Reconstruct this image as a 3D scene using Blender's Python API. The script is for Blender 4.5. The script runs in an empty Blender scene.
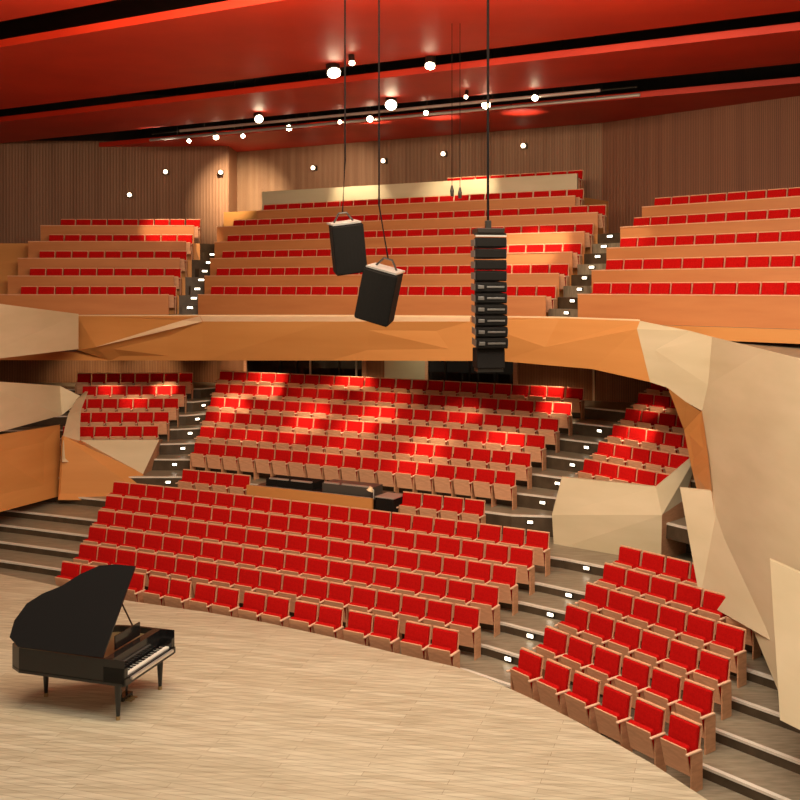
import bpy, bmesh, math, random
from mathutils import Vector, Matrix
random.seed(7)
C = bpy.context.scene.collection
S = bpy.context.scene
R = math.radians

# ------------------------------------------------------------------ camera, world, light, exposure
CZ, YH = 7.27, 287.7
cam_d = bpy.data.cameras.new('camera'); cam = bpy.data.objects.new('camera', cam_d); C.objects.link(cam)
cam.location = (0, 0, CZ); cam.rotation_euler = (R(90), 0, 0)
cam_d.sensor_width = 36; cam_d.lens = 45; cam_d.shift_y = -(400 - YH) / 800
cam_d.clip_end = 300
S.camera = cam
w = bpy.data.worlds.new('world'); S.world = w; w.use_nodes = True
w.node_tree.nodes['Background'].inputs[0].default_value = (1.0, 0.74, 0.50, 1)
w.node_tree.nodes['Background'].inputs[1].default_value = 0.16
S.view_settings.view_transform = 'Standard'; S.view_settings.look = 'None'
S.view_settings.gamma = 1; S.view_settings.use_curve_mapping = False
S.view_settings.exposure = 0.08

def area(name, loc, target, size, sy, power, col):
    d = bpy.data.lights.new(name, 'AREA'); d.shape = 'RECTANGLE'; d.size = size; d.size_y = sy
    d.energy = power; d.color = col
    o = bpy.data.objects.new(name, d); C.objects.link(o); o.location = loc
    o.rotation_euler = (Vector(target) - Vector(loc)).to_track_quat('-Z', 'Y').to_euler()
    return o
def spot(name, loc, target, power, ang, col, blend=.6, rad=.08):
    d = bpy.data.lights.new(name, 'SPOT'); d.energy = power; d.color = col
    d.spot_size = R(ang); d.spot_blend = blend; d.shadow_soft_size = rad
    o = bpy.data.objects.new(name, d); C.objects.link(o); o.location = loc
    o.rotation_euler = (Vector(target) - Vector(loc)).to_track_quat('-Z', 'Y').to_euler()
    return o
WARM = (1.0, 0.78, 0.52)
area('stage_fill_light', (1, 10, 12.4), (0, 17, 0), 8, 3, 850, (1.0, 0.90, 0.74))  # overhead area lamps from here on are added, out of view; no rig exists
area('stalls_fill_light', (-3, 15, 12.6), (-1, 24, 1), 12, 2, 1300, (1.0, 0.78, 0.54))
area('right_fill_light', (8, 13, 12.4), (6, 22, 2), 4, 2, 480, (1.0, 0.84, 0.62))
area('balcony_fill_light', (-1, 18.5, 12.6), (-1, 33, 8.5), 14, 1.2, 420, (1.0, 0.66, 0.36))
area('front_fill_light', (0, -5, 9.5), (0, 30, 12.5), 10, 3, 560, (1.0, 0.66, 0.40))  # unseen frontal fill added behind the camera to lift the ceiling

# ------------------------------------------------------------------ helpers
def P(u, v, Y):                       # a point seen in direction (u,v) at distance Y from the camera plane
    return Vector(((u - 400) * Y / 1000, Y, CZ - (v - YH) * Y / 1000))

def mat(name, col, rough=.6, metal=0, emit=None, es=0, spec=None):
    m = bpy.data.materials.new(name); m.use_nodes = True
    b = m.node_tree.nodes['Principled BSDF']
    b.inputs['Base Color'].default_value = (*col, 1); b.inputs['Roughness'].default_value = rough
    b.inputs['Metallic'].default_value = metal
    if emit: b.inputs['Emission Color'].default_value = (*emit, 1); b.inputs['Emission Strength'].default_value = es
    return m
def noisy(name, c1, c2, scale, rough=.6, stretch=(1, 1, 1), detail=4, bump=0, rot=0, lo=.35, hi=.65):
    m = mat(name, c1, rough); nt = m.node_tree; N = nt.nodes; L = nt.links
    tc = N.new('ShaderNodeTexCoord'); mp = N.new('ShaderNodeMapping'); no = N.new('ShaderNodeTexNoise'); cr = N.new('ShaderNodeValToRGB')
    mp.inputs['Scale'].default_value = stretch; mp.inputs['Rotation'].default_value = (0, 0, rot)
    no.inputs['Scale'].default_value = scale; no.inputs['Detail'].default_value = detail
    cr.color_ramp.elements[0].color = (*c1, 1); cr.color_ramp.elements[1].color = (*c2, 1)
    cr.color_ramp.elements[0].position = lo; cr.color_ramp.elements[1].position = hi
    L.new(tc.outputs['Object'], mp.inputs[0]); L.new(mp.outputs[0], no.inputs[0]); L.new(no.outputs[0], cr.inputs[0])
    b = N['Principled BSDF']; L.new(cr.outputs[0], b.inputs['Base Color'])
    if bump:
        bp = N.new('ShaderNodeBump'); bp.inputs['Strength'].default_value = bump; bp.inputs['Distance'].default_value = .02
        L.new(no.outputs[0], bp.inputs['Height']); L.new(bp.outputs[0], b.inputs['Normal'])
    return m
def planks(name, c1, c2, c3, rot, bw, bh, rough=.35, grain=7):
    m = mat(name, c1, rough); nt = m.node_tree; N = nt.nodes; L = nt.links
    tc = N.new('ShaderNodeTexCoord'); mp = N.new('ShaderNodeMapping'); mp.inputs['Rotation'].default_value = (0, 0, rot)
    br = N.new('ShaderNodeTexBrick'); br.inputs['Scale'].default_value = 1
    br.inputs['Brick Width'].default_value = bw; br.inputs['Row Height'].default_value = bh
    br.inputs['Mortar Size'].default_value = .004; br.inputs['Color1'].default_value = (*c1, 1)
    br.inputs['Color2'].default_value = (*c2, 1); br.inputs['Mortar'].default_value = (*c3, 1)
    mp2 = N.new('ShaderNodeMapping'); mp2.inputs['Rotation'].default_value = (0, 0, rot); mp2.inputs['Scale'].default_value = (.25, 3, 1)
    no = N.new('ShaderNodeTexNoise'); no.inputs['Scale'].default_value = grain; no.inputs['Detail'].default_value = 5
    mx = N.new('ShaderNodeMix'); mx.data_type = 'RGBA'; mx.blend_type = 'MULTIPLY'; mx.inputs[0].default_value = .55
    cr = N.new('ShaderNodeValToRGB'); cr.color_ramp.elements[0].color = (.42, .38, .32, 1); cr.color_ramp.elements[1].color = (1, 1, 1, 1)
    cr.color_ramp.elements[0].position = .3; cr.color_ramp.elements[1].position = .62
    L.new(tc.outputs['Object'], mp.inputs[0]); L.new(mp.outputs[0], br.inputs[0])
    L.new(tc.outputs['Object'], mp2.inputs[0]); L.new(mp2.outputs[0], no.inputs[0]); L.new(no.outputs[0], cr.inputs[0])
    L.new(br.outputs[0], mx.inputs[6]); L.new(cr.outputs[0], mx.inputs[7])
    L.new(mx.outputs[2], N['Principled BSDF'].inputs['Base Color'])
    return m
def slats(name, c1, c2, axis_rot, scale=5.2, rough=.55):
    """vertical timber slats: stripes across the horizontal direction of the wall"""
    m = mat(name, c1, rough); nt = m.node_tree; N = nt.nodes; L = nt.links
    tc = N.new('ShaderNodeTexCoord'); mp = N.new('ShaderNodeMapping'); mp.inputs['Rotation'].default_value = (0, 0, axis_rot)
    wv = N.new('ShaderNodeTexWave'); wv.bands_direction = 'X'; wv.inputs['Scale'].default_value = scale; wv.inputs['Distortion'].default_value = .3
    cr = N.new('ShaderNodeValToRGB'); cr.color_ramp.elements[0].position = .05; cr.color_ramp.elements[1].position = .3
    cr.color_ramp.elements[0].color = (*[c * .35 for c in c1], 1); cr.color_ramp.elements[1].color = (1, 1, 1, 1)
    mp2 = N.new('ShaderNodeMapping'); mp2.inputs['Rotation'].default_value = (0, 0, axis_rot); mp2.inputs['Scale'].default_value = (3.1, .2, .06)
    no = N.new('ShaderNodeTexNoise'); no.inputs['Scale'].default_value = 1.5; no.inputs['Detail'].default_value = 3
    c2r = N.new('ShaderNodeValToRGB'); c2r.color_ramp.elements[0].color = (*c1, 1); c2r.color_ramp.elements[1].color = (*c2, 1)
    c2r.color_ramp.elements[0].position = .35; c2r.color_ramp.elements[1].position = .65
    mx = N.new('ShaderNodeMix'); mx.data_type = 'RGBA'; mx.blend_type = 'MULTIPLY'; mx.inputs[0].default_value = .7
    L.new(tc.outputs['Object'], mp.inputs[0]); L.new(mp.outputs[0], wv.inputs[0]); L.new(wv.outputs[1], cr.inputs[0])
    L.new(tc.outputs['Object'], mp2.inputs[0]); L.new(mp2.outputs[0], no.inputs[0]); L.new(no.outputs[0], c2r.inputs[0])
    L.new(c2r.outputs[0], mx.inputs[6]); L.new(cr.outputs[0], mx.inputs[7])
    b = N['Principled BSDF']; L.new(mx.outputs[2], b.inputs['Base Color'])
    bp = N.new('ShaderNodeBump'); bp.inputs['Strength'].default_value = .5; bp.inputs['Distance'].default_value = .03
    L.new(wv.outputs[1], bp.inputs['Height']); L.new(bp.outputs[0], b.inputs['Normal'])
    return m

PH = R(28.5)
M = {}
M['red'] = noisy('red_fabric', (.43, .0035, .0035), (.52, .006, .005), 30, .95)
M['red'].node_tree.nodes['Principled BSDF'].inputs['Specular IOR Level'].default_value = .12
M['swood'] = noisy('seat_plywood', (.70, .37, .22), (.80, .45, .27), 6, .4, (1, 1, 4))
M['swood2'] = noisy('seat_side_wood', (.50, .26, .14), (.60, .32, .18), 6, .5, (1, 1, 4))
M['tip'] = noisy('armrest_wood', (.80, .52, .36), (.86, .60, .42), 8, .35)
M['stage'] = planks('stage_maple', (.66, .62, .48), (.57, .52, .385), (.36, .30, .20), R(18), 2.4, .14)
M['tread'] = noisy('grey_oak_tread', (.21, .18, .125), (.31, .27, .20), 3, .4, (1, 6, 1), rot=PH)
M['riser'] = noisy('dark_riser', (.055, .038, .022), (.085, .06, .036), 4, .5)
M['ceil'] = noisy('ceiling_red', (.56, .020, .003), (.64, .028, .005), .6, .55)
M['black'] = noisy('slot_black', (.012, .010, .009), (.022, .017, .014), 3, .7)
M['slatC'] = slats('brown_slat_wall', (.33, .17, .09), (.44, .25, .14), PH)
M['slatR'] = slats('brown_slat_wall_right', (.27, .10, .045), (.35, .14, .065), R(50))
M['slatL'] = slats('brown_slat_wall_left', (.30, .14, .07), (.40, .20, .11), 0)
M['slatU'] = slats('under_balcony_slats', (.36, .15, .06), (.44, .20, .09), PH, 6)
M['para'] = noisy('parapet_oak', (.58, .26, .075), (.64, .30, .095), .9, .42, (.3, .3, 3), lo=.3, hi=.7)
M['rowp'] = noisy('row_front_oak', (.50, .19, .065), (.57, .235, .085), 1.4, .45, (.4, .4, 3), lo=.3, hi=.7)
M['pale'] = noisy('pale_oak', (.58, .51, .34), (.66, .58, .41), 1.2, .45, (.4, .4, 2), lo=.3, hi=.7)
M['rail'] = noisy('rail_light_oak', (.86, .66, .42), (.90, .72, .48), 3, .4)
M['spk'] = noisy('speaker_black', (.007, .006, .0055), (.012, .010, .009), 40, .75)
M['grille'] = noisy('speaker_grille', (.005, .0045, .004), (.011, .010, .009), 120, .85)
for q in ('spk', 'grille'): M[q].node_tree.nodes['Principled BSDF'].inputs['Specular IOR Level'].default_value = .15
M['plate'] = mat('dull_grey_plate', (.20, .19, .18), .4, .6)
M['steel'] = mat('brushed_steel', (.72, .70, .66), .35, .7)
M['metal'] = mat('dark_metal', (.05, .045, .04), .35, .8)
M['cable'] = mat('cable_black', (.006, .005, .005), .9)
M['cable'].node_tree.nodes['Principled BSDF'].inputs['Specular IOR Level'].default_value = .1
M['gloss'] = mat('piano_lacquer', (.010, .010, .011), .12)
M['ivory'] = mat('ivory_keys', (.82, .80, .74), .3)
M['gold'] = mat('piano_plate_gold', (.40, .29, .14), .4, .7)
M['lamp'] = mat('lamp_glow', (1, .9, .7), .5, 0, (1.0, .80, .52), 30)
M['lamp2'] = mat('wall_lamp_glow', (1, .9, .7), .5, 0, (1.0, .74, .48), 7)
M['lampS'] = mat('step_lamp_glow', (1, .9, .7), .5, 0, (1.0, .88, .66), 5)
M['white'] = noisy('white_paint', (.7, .66, .58), (.76, .72, .64), 5, .5)
M['glass'] = mat('dark_control_window', (.012, .010, .010), .08)
M['screen'] = mat('equipment_face', (.10, .09, .08), .3, .3)

def obj(name, bm, m, parent=None, smooth=False):
    me = bpy.data.meshes.new(name)
    bmesh.ops.recalc_face_normals(bm, faces=bm.faces[:])
    bm.to_mesh(me); bm.free()
    for q in (m if isinstance(m, (list, tuple)) else [m]): me.materials.append(q)
    if smooth:
        for p in me.polygons: p.use_smooth = True
    o = bpy.data.objects.new(name, me); C.objects.link(o)
    if parent: o.parent = parent
    return o
def tag(o, label=None, cat=None, group=None, kind=None):
    if label: o['label'] = label
    if cat: o['category'] = cat
    if group: o['group'] = group
    if kind: o['kind'] = kind
    return o
def struct(name, bm, m, parent=None, label=None):
    o = obj(name, bm, m, parent)
    if not parent: o['kind'] = 'structure'
    if label: o['label'] = label
    return o
def empty(name, loc=(0, 0, 0), rz=0, label=None, cat=None, group=None):
    o = bpy.data.objects.new(name, None); C.objects.link(o); o.location = loc; o.rotation_euler = (0, 0, rz)
    o.empty_display_size = .1
    return tag(o, label, cat, group)
def box(bm, x0, x1, y0, y1, z0, z1, mtx=None, bev=0, mi=0):
    vs = [Vector((x, y, z)) for x in (x0, x1) for y in (y0, y1) for z in (z0, z1)]
    if mtx: vs = [mtx @ v for v in vs]
    v = [bm.verts.new(p) for p in vs]
    fs = [bm.faces.new([v[i] for i in f]) for f in ((0, 1, 3, 2), (4, 6, 7, 5), (0, 4, 5, 1), (2, 3, 7, 6), (0, 2, 6, 4), (1, 5, 7, 3))]
    for f in fs: f.material_index = mi
    if bev:
        es = list({e for f in fs for e in f.edges})
        bmesh.ops.bevel(bm, geom=es, offset=bev, segments=2, affect='EDGES', profile=.5)
    return bm
def hexa(bm, a, b, mi=0):
    """solid between quad a and quad b (four points each, same order)"""
    v = [bm.verts.new(p) for p in list(a) + list(b)]
    n = len(a)
    fs = [bm.faces.new(v[:n][::-1]), bm.faces.new(v[n:])]
    for i in range(n): fs.append(bm.faces.new([v[i], v[(i + 1) % n], v[n + (i + 1) % n], v[n + i]]))
    for f in fs: f.material_index = mi
    return bm
def tube(bm, pts, r, seg=8, cap=True):
    rings = []
    for i, p in enumerate(pts):
        p = Vector(p); a = Vector(pts[max(i - 1, 0)]); b = Vector(pts[min(i + 1, len(pts) - 1)])
        d = (b - a).normalized(); x = d.cross(Vector((0, 0, 1)))
        if x.length < .05: x = d.cross(Vector((0, 1, 0)))
        x.normalize(); y = d.cross(x); rr = r[i] if isinstance(r, (list, tuple)) else r
        rings.append([bm.verts.new(p + rr * (math.cos(t) * x + math.sin(t) * y)) for t in [2 * math.pi * k / seg for k in range(seg)]])
    for A, B in zip(rings, rings[1:]):
        for k in range(seg): bm.faces.new([A[k], A[(k + 1) % seg], B[(k + 1) % seg], B[k]])
    if cap: bm.faces.new(rings[0][::-1]); bm.faces.new(rings[-1])
    return bm
def B(): return bmesh.new()
def wallrun(bm, pts, z0, z1, th=.15, mi=0, zt=None):
    """upright wall of thickness th along a polyline (thickness goes away from the camera)"""
    for (a, b) in zip(pts, pts[1:]):
        a = Vector((a[0], a[1], 0)); b = Vector((b[0], b[1], 0)); d = (b - a).normalized(); n = Vector((-d.y, d.x, 0))
        if n.y < 0: n = -n
        q = lambda p, z: Vector((p.x, p.y, z))
        hexa(bm, [q(a, z0), q(b, z0), q(b, z1), q(a, z1)], [q(a + n * th, z0), q(b + n * th, z0), q(b + n * th, z1), q(a + n * th, z1)], mi)
    return bm
ORD = ['zeroth', 'first', 'second', 'third', 'fourth', 'fifth', 'sixth', 'seventh', 'eighth', 'ninth', 'tenth', 'eleventh', 'twelfth', 'thirteenth',
       'fourteenth', 'fifteenth', 'sixteenth', 'seventeenth', 'eighteenth', 'nineteenth', 'twentieth', 'twenty-first', 'twenty-second', 'twenty-third', 'twenty-fourth', 'twenty-fifth']

# ------------------------------------------------------------------ row lines of the stalls
C1, R1, D1 = (-50.686, -68.165), 100.858, .874
C2, R2, D2 = (-42.116, -47.616), 85.89, .947
A1, A2 = .536, .549
def arc1(k, a): r = R1 + D1 * k; return Vector((C1[0] + r * math.sin(a), C1[1] + r * math.cos(a), 0))
def arc2(k, a): r = R2 + D2 * (k - 7); return Vector((C2[0] + r * math.sin(a), C2[1] + r * math.cos(a), 0))
def zrow(k): return .18 * k if k < 6 else (1.12 if k == 6 else 1.632 + .347 * (k - 7))
RB0, RB5 = Vector((2.24, 17.39, 0)), Vector((4.78, 20.89, 0))
HR = R(-50); DR = Vector((math.cos(HR), math.sin(HR), 0))
RBP = [(2.24, 17.37), (2.77, 17.97), (3.28, 18.68), (3.80, 19.44), (4.31, 20.19), (4.78, 20.89)]
def rb(k): return Vector((*RBP[k], 0)) if k in range(6) else RB0 + (RB5 - RB0) * (k / 5)
ISR = {8: (4.83, 25.28), 9: (5.32, 25.92), 10: (5.85, 26.62), 11: (6.36, 27.36), 12: (6.88, 28.08), 13: (7.42, 28.75)}
ISL = {8: (-7.87, 31.55), 9: (-7.72, 32.35), 10: (-7.60, 33.2), 11: (-7.52, 34.0), 12: (-7.48, 34.9), 13: (-7.4, 35.9)}
HI = R(-54); DI = Vector((math.cos(HI), math.sin(HI), 0))
HL = R(3); DL = Vector((-math.cos(HL), -math.sin(HL), 0))
LEFT2 = {7: .4325, 8: .4285, 9: .424, 10: .4195, 11: .4145, 12: .409, 13: .405}

def control(k):
    if k <= 6:
        kk = k if k < 6 else 6.55
        pts = [arc1(kk, a) for a in [.37 + (A1 + .004 - .37) * i / 10 for i in range(11)]]
        p = rb(kk)
        return [pts[0] + (pts[0] - pts[1])] + pts + [p - DR * .3, p + DR * 3, p + DR * 9]
    if k == 7:
        l = Vector((-8.3, 30.5, 0)); r_ = Vector((4.4, 25.25, 0))
    else:
        l = Vector((*ISL[k], 0)); r_ = Vector((*ISR[k], 0))
    a0 = LEFT2[k] - .004
    pts = [arc2(k, a) for a in [a0 + (A2 + .004 - a0) * i / 9 for i in range(10)]]
    if k == 7: return [l + DL * 9, l - DL * .3] + pts + [r_, Vector((7.2, 23.7, 0)), Vector((12.3, 18.8, 0))]
    return [l + DL * 9, l - DL * .3] + pts + [r_ - DI * .3, r_ + DI * 3, r_ + DI * 8]
def offset(pts, d):
    out = []
    for i, p in enumerate(pts):
        a = pts[max(i - 1, 0)]; b = pts[min(i + 1, len(pts) - 1)]; t = (b - a).normalized(); n = Vector((-t.y, t.x, 0))
        out.append(p + n * d)
    return out
bm = B()
edges = {}
for k in range(0, 14): edges[k] = offset(control(k), -.70)
edges[0] = offset(control(0), -3.0)
edges[14] = offset(control(13), 3.5)
for k in range(0, 14):
    z = zrow(k); zp = zrow(k - 1) if k else -.3
    e0, e1 = edges[k], edges[k + 1]
    top0 = [bm.verts.new((p.x, p.y, z)) for p in e0]; top1 = [bm.verts.new((p.x, p.y, z)) for p in e1]; low = [bm.verts.new((p.x, p.y, zp)) for p in e0]
    for i in range(len(e0) - 1):
        f = bm.faces.new([top0[i], top0[i + 1], top1[i + 1], top1[i]]); f.material_index = 0
        f = bm.faces.new([low[i], low[i + 1], top0[i + 1], top0[i]]); f.material_index = 1
        # pale nosing line on the edge of every tread
struct('floor', bm, [M['tread'], M['riser']], label='stepped grey timber floor of the stalls')
bm = B()
for k in range(1, 14):
    e0 = edges[k]; z = zrow(k); e1 = offset(e0, .07); ef = offset(e0, -.012)
    for i in range(len(e0) - 1):
        q = lambda p, zz: Vector((p.x, p.y, zz))
        hexa(bm, [q(ef[i], z - .035), q(ef[i + 1], z - .035), q(e1[i + 1], z - .035), q(e1[i], z - .035)],
             [q(ef[i], z + .006), q(ef[i + 1], z + .006), q(e1[i + 1], z + .006), q(e1[i], z + .006)])
struct('trim_1', bm, M['white'], label='pale nosing strips on the edges of the stalls steps')

# stage: bowed front edge, raised half a metre
SE = [(-14, 26.4), (-10, 23.95), (-7.6, 22.6), (-5.86, 21.62), (-4.02, 20.86), (-2.68, 20.2), (-1.36, 19.4), (-.37, 18.72), (.32, 18.28), (.99, 17.86), (1.36, 17.5), (1.77, 17.0), (2.21, 16.42), (2.8, 15.55), (3.6, 14.2), (4.5, 12.3), (5.2, 9)]
bm = B()
top = [bm.verts.new((x, y, .5)) for x, y in SE] + [bm.verts.new((5.2, 4, .5)), bm.verts.new((-14, 4, .5))]
bot = [bm.verts.new((v.co.x, v.co.y, -.3)) for v in top]
bm.faces.new(top); bm.faces.new(bot[::-1])
for i in range(len(top)): bm.faces.new([top[i], bot[i], bot[(i + 1) % len(top)], top[(i + 1) % len(top)]])
struct('floor_stage', bm, M['stage'], label='pale maple stage floor with a bowed front edge')

# ------------------------------------------------------------------ the tip-up seat
def seat_meshes():
    g = {}
    lean = Matrix.Translation((0, 0, .50)) @ Matrix.Rotation(R(-9), 4, 'X')
    bm = box(B(), -.256, .256, -.055, .015, 0, .41, lean, .022); g['backrest'] = (bm, M['red'])
    bm = box(B(), -.268, .268, .018, .04, -.16, .43, lean, .006)
    box(bm, -.268, .268, -.02, .042, .412, .44, lean, .008); g['back_shell'] = (bm, M['swood'])
    fold = Matrix.Translation((0, -.10, .26)) @ Matrix.Rotation(R(15), 4, 'X')
    bm = box(B(), -.235, .235, -.035, -.012, -.04, .40, fold, .008); g['seat_pan'] = (bm, M['swood'])
    bm = box(B(), -.232, .232, -.011, .085, .0, .40, fold, .03); g['seat_cushion'] = (bm, M['red'])
    bm = B()
    box(bm, .262, .288, -.17, .08, 0.0, .56, None, .004); g['side_support'] = (bm, M['swood2'])
    bm = box(B(), .252, .298, -.27, .06, .56, .592, None, .01); g['armrest'] = (bm, M['tip'])
    return g
SEATDATA = {}
for n, (bm, m) in seat_meshes().items():
    me = bpy.data.meshes.new(n); bmesh.ops.recalc_face_normals(bm, faces=bm.faces[:]); bm.to_mesh(me); bm.free(); me.materials.append(m); SEATDATA[n] = me
def mirrored(n):
    bm = B(); bm.from_mesh(SEATDATA[n]); bmesh.ops.scale(bm, vec=(-1, 1, 1), verts=bm.verts[:]); bmesh.ops.reverse_faces(bm, faces=bm.faces[:])
    me = bpy.data.meshes.new(n); bm.to_mesh(me); bm.free(); me.materials.append(SEATDATA[n].materials[0]); return me
MIR = {n: mirrored(n) for n in ('side_support', 'armrest')}
def clear_end():
    bm = B(); bm.from_mesh(SEATDATA['side_support'])
    return bm
OCT = [(400, 42), (653, 147), (757, 400), (653, 653), (400, 757), (147, 653), (42, 400), (147, 147)]
seats = []      # (x,y,z,rz,label,group,left_end,scale)
def add(p, z, rz, label, group, left=False, sc=1.0): seats.append((p.x, p.y, z, rz, label, group, left, sc))

# lower centre block: six rows from the stage
ends_extra = [0, 0, 0, 0, 0, 0]
for k in range(6):
    w_ = .585 if k else .0
    a = A1; r = R1 + D1 * k; n = 0; s = 0
    while True:
        p = arc1(k, a - s / r)
        if p.x < -8.0 + .02 * k: break
        n += 1
        add(p, zrow(k), -(a - s / r), f'red tip-up seat {ORD[n]} from right aisle, {ORD[k+1]} row above stage, lower centre block', 'seats of the lower centre block', left=(n == 1) and False)
        step = .583
        if k == 0: step = .59 if n % 2 else .69
        s += step
# lower right block
for k in range(6):
    for i in range(6 if k < 5 else 5):
        hk = R((-54.5, -53.5, -52.5, -51.5, -50.5, -50)[k]); pk = (.66, .615, .60, .59, .585, .585)[k]
        add(rb(k) + Vector((math.cos(hk), math.sin(hk), 0)) * (pk * i), zrow(k), hk, f'red tip-up seat {ORD[i+1]} from the aisle, {ORD[k+1]} row above stage, lower right block', 'seats of the lower right block', left=(i == 0))
# short row beside the mixing desk
def gaprow(a): return arc1(6.55 - .0, a)
r6 = R1 + D1 * 6.55
for i in range(4):
    add(gaprow(A1 - (.87 + 1.36 + i * .583) / r6), zrow(6), -(A1 - (.87 + 1.36 + i * .583) / r6), f'red tip-up seat {ORD[i+1]} from right aisle in short row right of mixing desk', 'seats right of the mixing desk', left=(i == 3))
for i in range(4):
    a = A1 - .0085 - (8.38 + i * .585 - 0) / r6
    add(gaprow(a), zrow(6), -a, f'red tip-up seat {ORD[i+1]} from mixing desk in short row left of it', 'seats left of the mixing desk', left=(i == 3))
# upper centre block
for k in range(7, 13):
    r = R2 + D2 * (k - 7); span = (A2 - LEFT2[k]) * r; n = int(round(span / .583)) + 1
    for i in range(n):
        a = A2 - i * .583 / r
        add(arc2(k, a), zrow(k), -a, f'red tip-up seat {ORD[i+1]} from right aisle, {ORD[k-6]} row behind mixing desk, upper centre block', 'seats of the upper centre block', left=(i == n - 1))
# right island
for k, n in zip(range(8, 14), (5, 5, 5, 4, 4, 3)):
    for i in range(n):
        add(Vector((*ISR[k], 0)) + DI * (.585 * i), zrow(k), HI, f'red tip-up seat {ORD[i+1]} from the aisle, {ORD[k-7]} row of the right raised island', 'seats of the right raised island', left=(i == 0))
# left island
for k, n in zip(range(8, 13), (6, 6, 7, 7, 8)):
    for i in range(n):
        add(Vector((*ISL[k], 0)) + DL * (.50 * i), zrow(k), HL, '', 'seats of the left raised island', left=(i == n - 1), sc=.88)

# ------------------------------------------------------------------ balcony row lines
BS = .56
def on_line(y0, u): Y = y0 / (1 + BS * (u - 400) / 1000); return Vector(((u - 400) * Y / 1000, Y, 0))
BY = [29.6 + 1.085 * k for k in range(6)] + [37.3]
BZ = [6.39 + .62 * k for k in range(6)] + [10.33]
BR_U = [546, 559, 572, 584, 597, 575, 575]
BL_U = [212, 218, 223, 227, 229, 268, 440]
BRP = [Vector(((u - 400) * y / 1000, y, 0)) for u, y in ((601, 25.6), (614, 26.4), (628, 27.3), (641, 28.2), (662, 28.9), (675, 29.8))]
BLP = [Vector(((u - 400) * y / 1000, y, 0)) for u, y in ((168, 33.2), (173, 34.1), (179, 35.0), (185, 35.9), (193, 36.9), (200, 37.9))]
HB = -math.atan(BS); DB = Vector((math.cos(HB), math.sin(HB), 0)); HBR = R(-47); DBR = Vector((math.cos(HBR), math.sin(HBR), 0))
for k in range(7):
    a, b = on_line(BY[k], BL_U[k]), on_line(BY[k], BR_U[k]); n = int((b - a).length / .575) + 1
    for i in range(n): add(b - DB * (.575 * i), BZ[k], HB, '', 'balcony seats', left=(i == n - 1))
for k in range(5):
    for i in range(13): add(BRP[k] + DBR * (.575 * i), BZ[k] + .08, HBR, '', 'balcony seats', left=(i == 0))
    for i in range(9): add(BLP[k] - Vector((.575 * i, 0.01 * i, 0)), BZ[k], R(1), '', 'balcony seats', left=(i == 8))
# balcony stepped floor
def bctrl(k):
    l = BLP[min(k, 5)] + Vector((0, (k - 5) * 1.0 if k > 5 else 0, 0)); r_ = BRP[min(k, 5)] + Vector((.6, .8, 0)) * max(k - 5, 0)
    a = on_line(BY[k], min(BL_U[k], 230)) ; b = on_line(BY[k], BR_U[k])
    return [l + Vector((-9, -.1, 0)), l + Vector((.35, 0, 0)), a, (a + b) / 2, b + DB * .3, r_ - DBR * .35, r_ + DBR * 3, r_ + DBR * 8]
bm = B(); be = [offset(bctrl(k), -.72) for k in range(7)]; be.append(offset(bctrl(6), 4.0))
be[0] = offset(bctrl(0), -.78)
bzf = [BZ[0], BZ[1], BZ[2], BZ[3], BZ[4], BZ[5], BZ[6]]
for k in range(7):
    for i in range(7):
        mid = i in (2, 3)
        z = bzf[k] if mid else bzf[min(k, 4)]
        zp = (bzf[k - 1] if k else z - .3) if mid else (bzf[min(k - 1, 4)] if k else z - .3)
        a, b, c, d = be[k][i], be[k][i + 1], be[k + 1][i + 1], be[k + 1][i]
        q = lambda p, zz: bm.verts.new((p.x, p.y, zz))
        f = bm.faces.new([q(a, z), q(b, z), q(c, z), q(d, z)]); f.material_index = 0
        if z - zp > .01: f = bm.faces.new([q(a, zp), q(b, zp), q(b, z), q(a, z)]); f.material_index = 1 if i in (1, 4) else 2
        if k > 4:          # side faces where the raised middle stands above the flat sides
            if i == 2: f = bm.faces.new([q(a, z), q(d, z), q(d, bzf[4]), q(a, bzf[4])]); f.material_index = 2
            if i == 3: f = bm.faces.new([q(b, z), q(c, z), q(c, bzf[4]), q(b, bzf[4])]); f.material_index = 2
bmesh.ops.remove_doubles(bm, verts=bm.verts[:], dist=.0005)
struct('floor_balcony', bm, [M['tread'], M['riser'], M['para']], label='steep stepped balcony floor')

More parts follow.
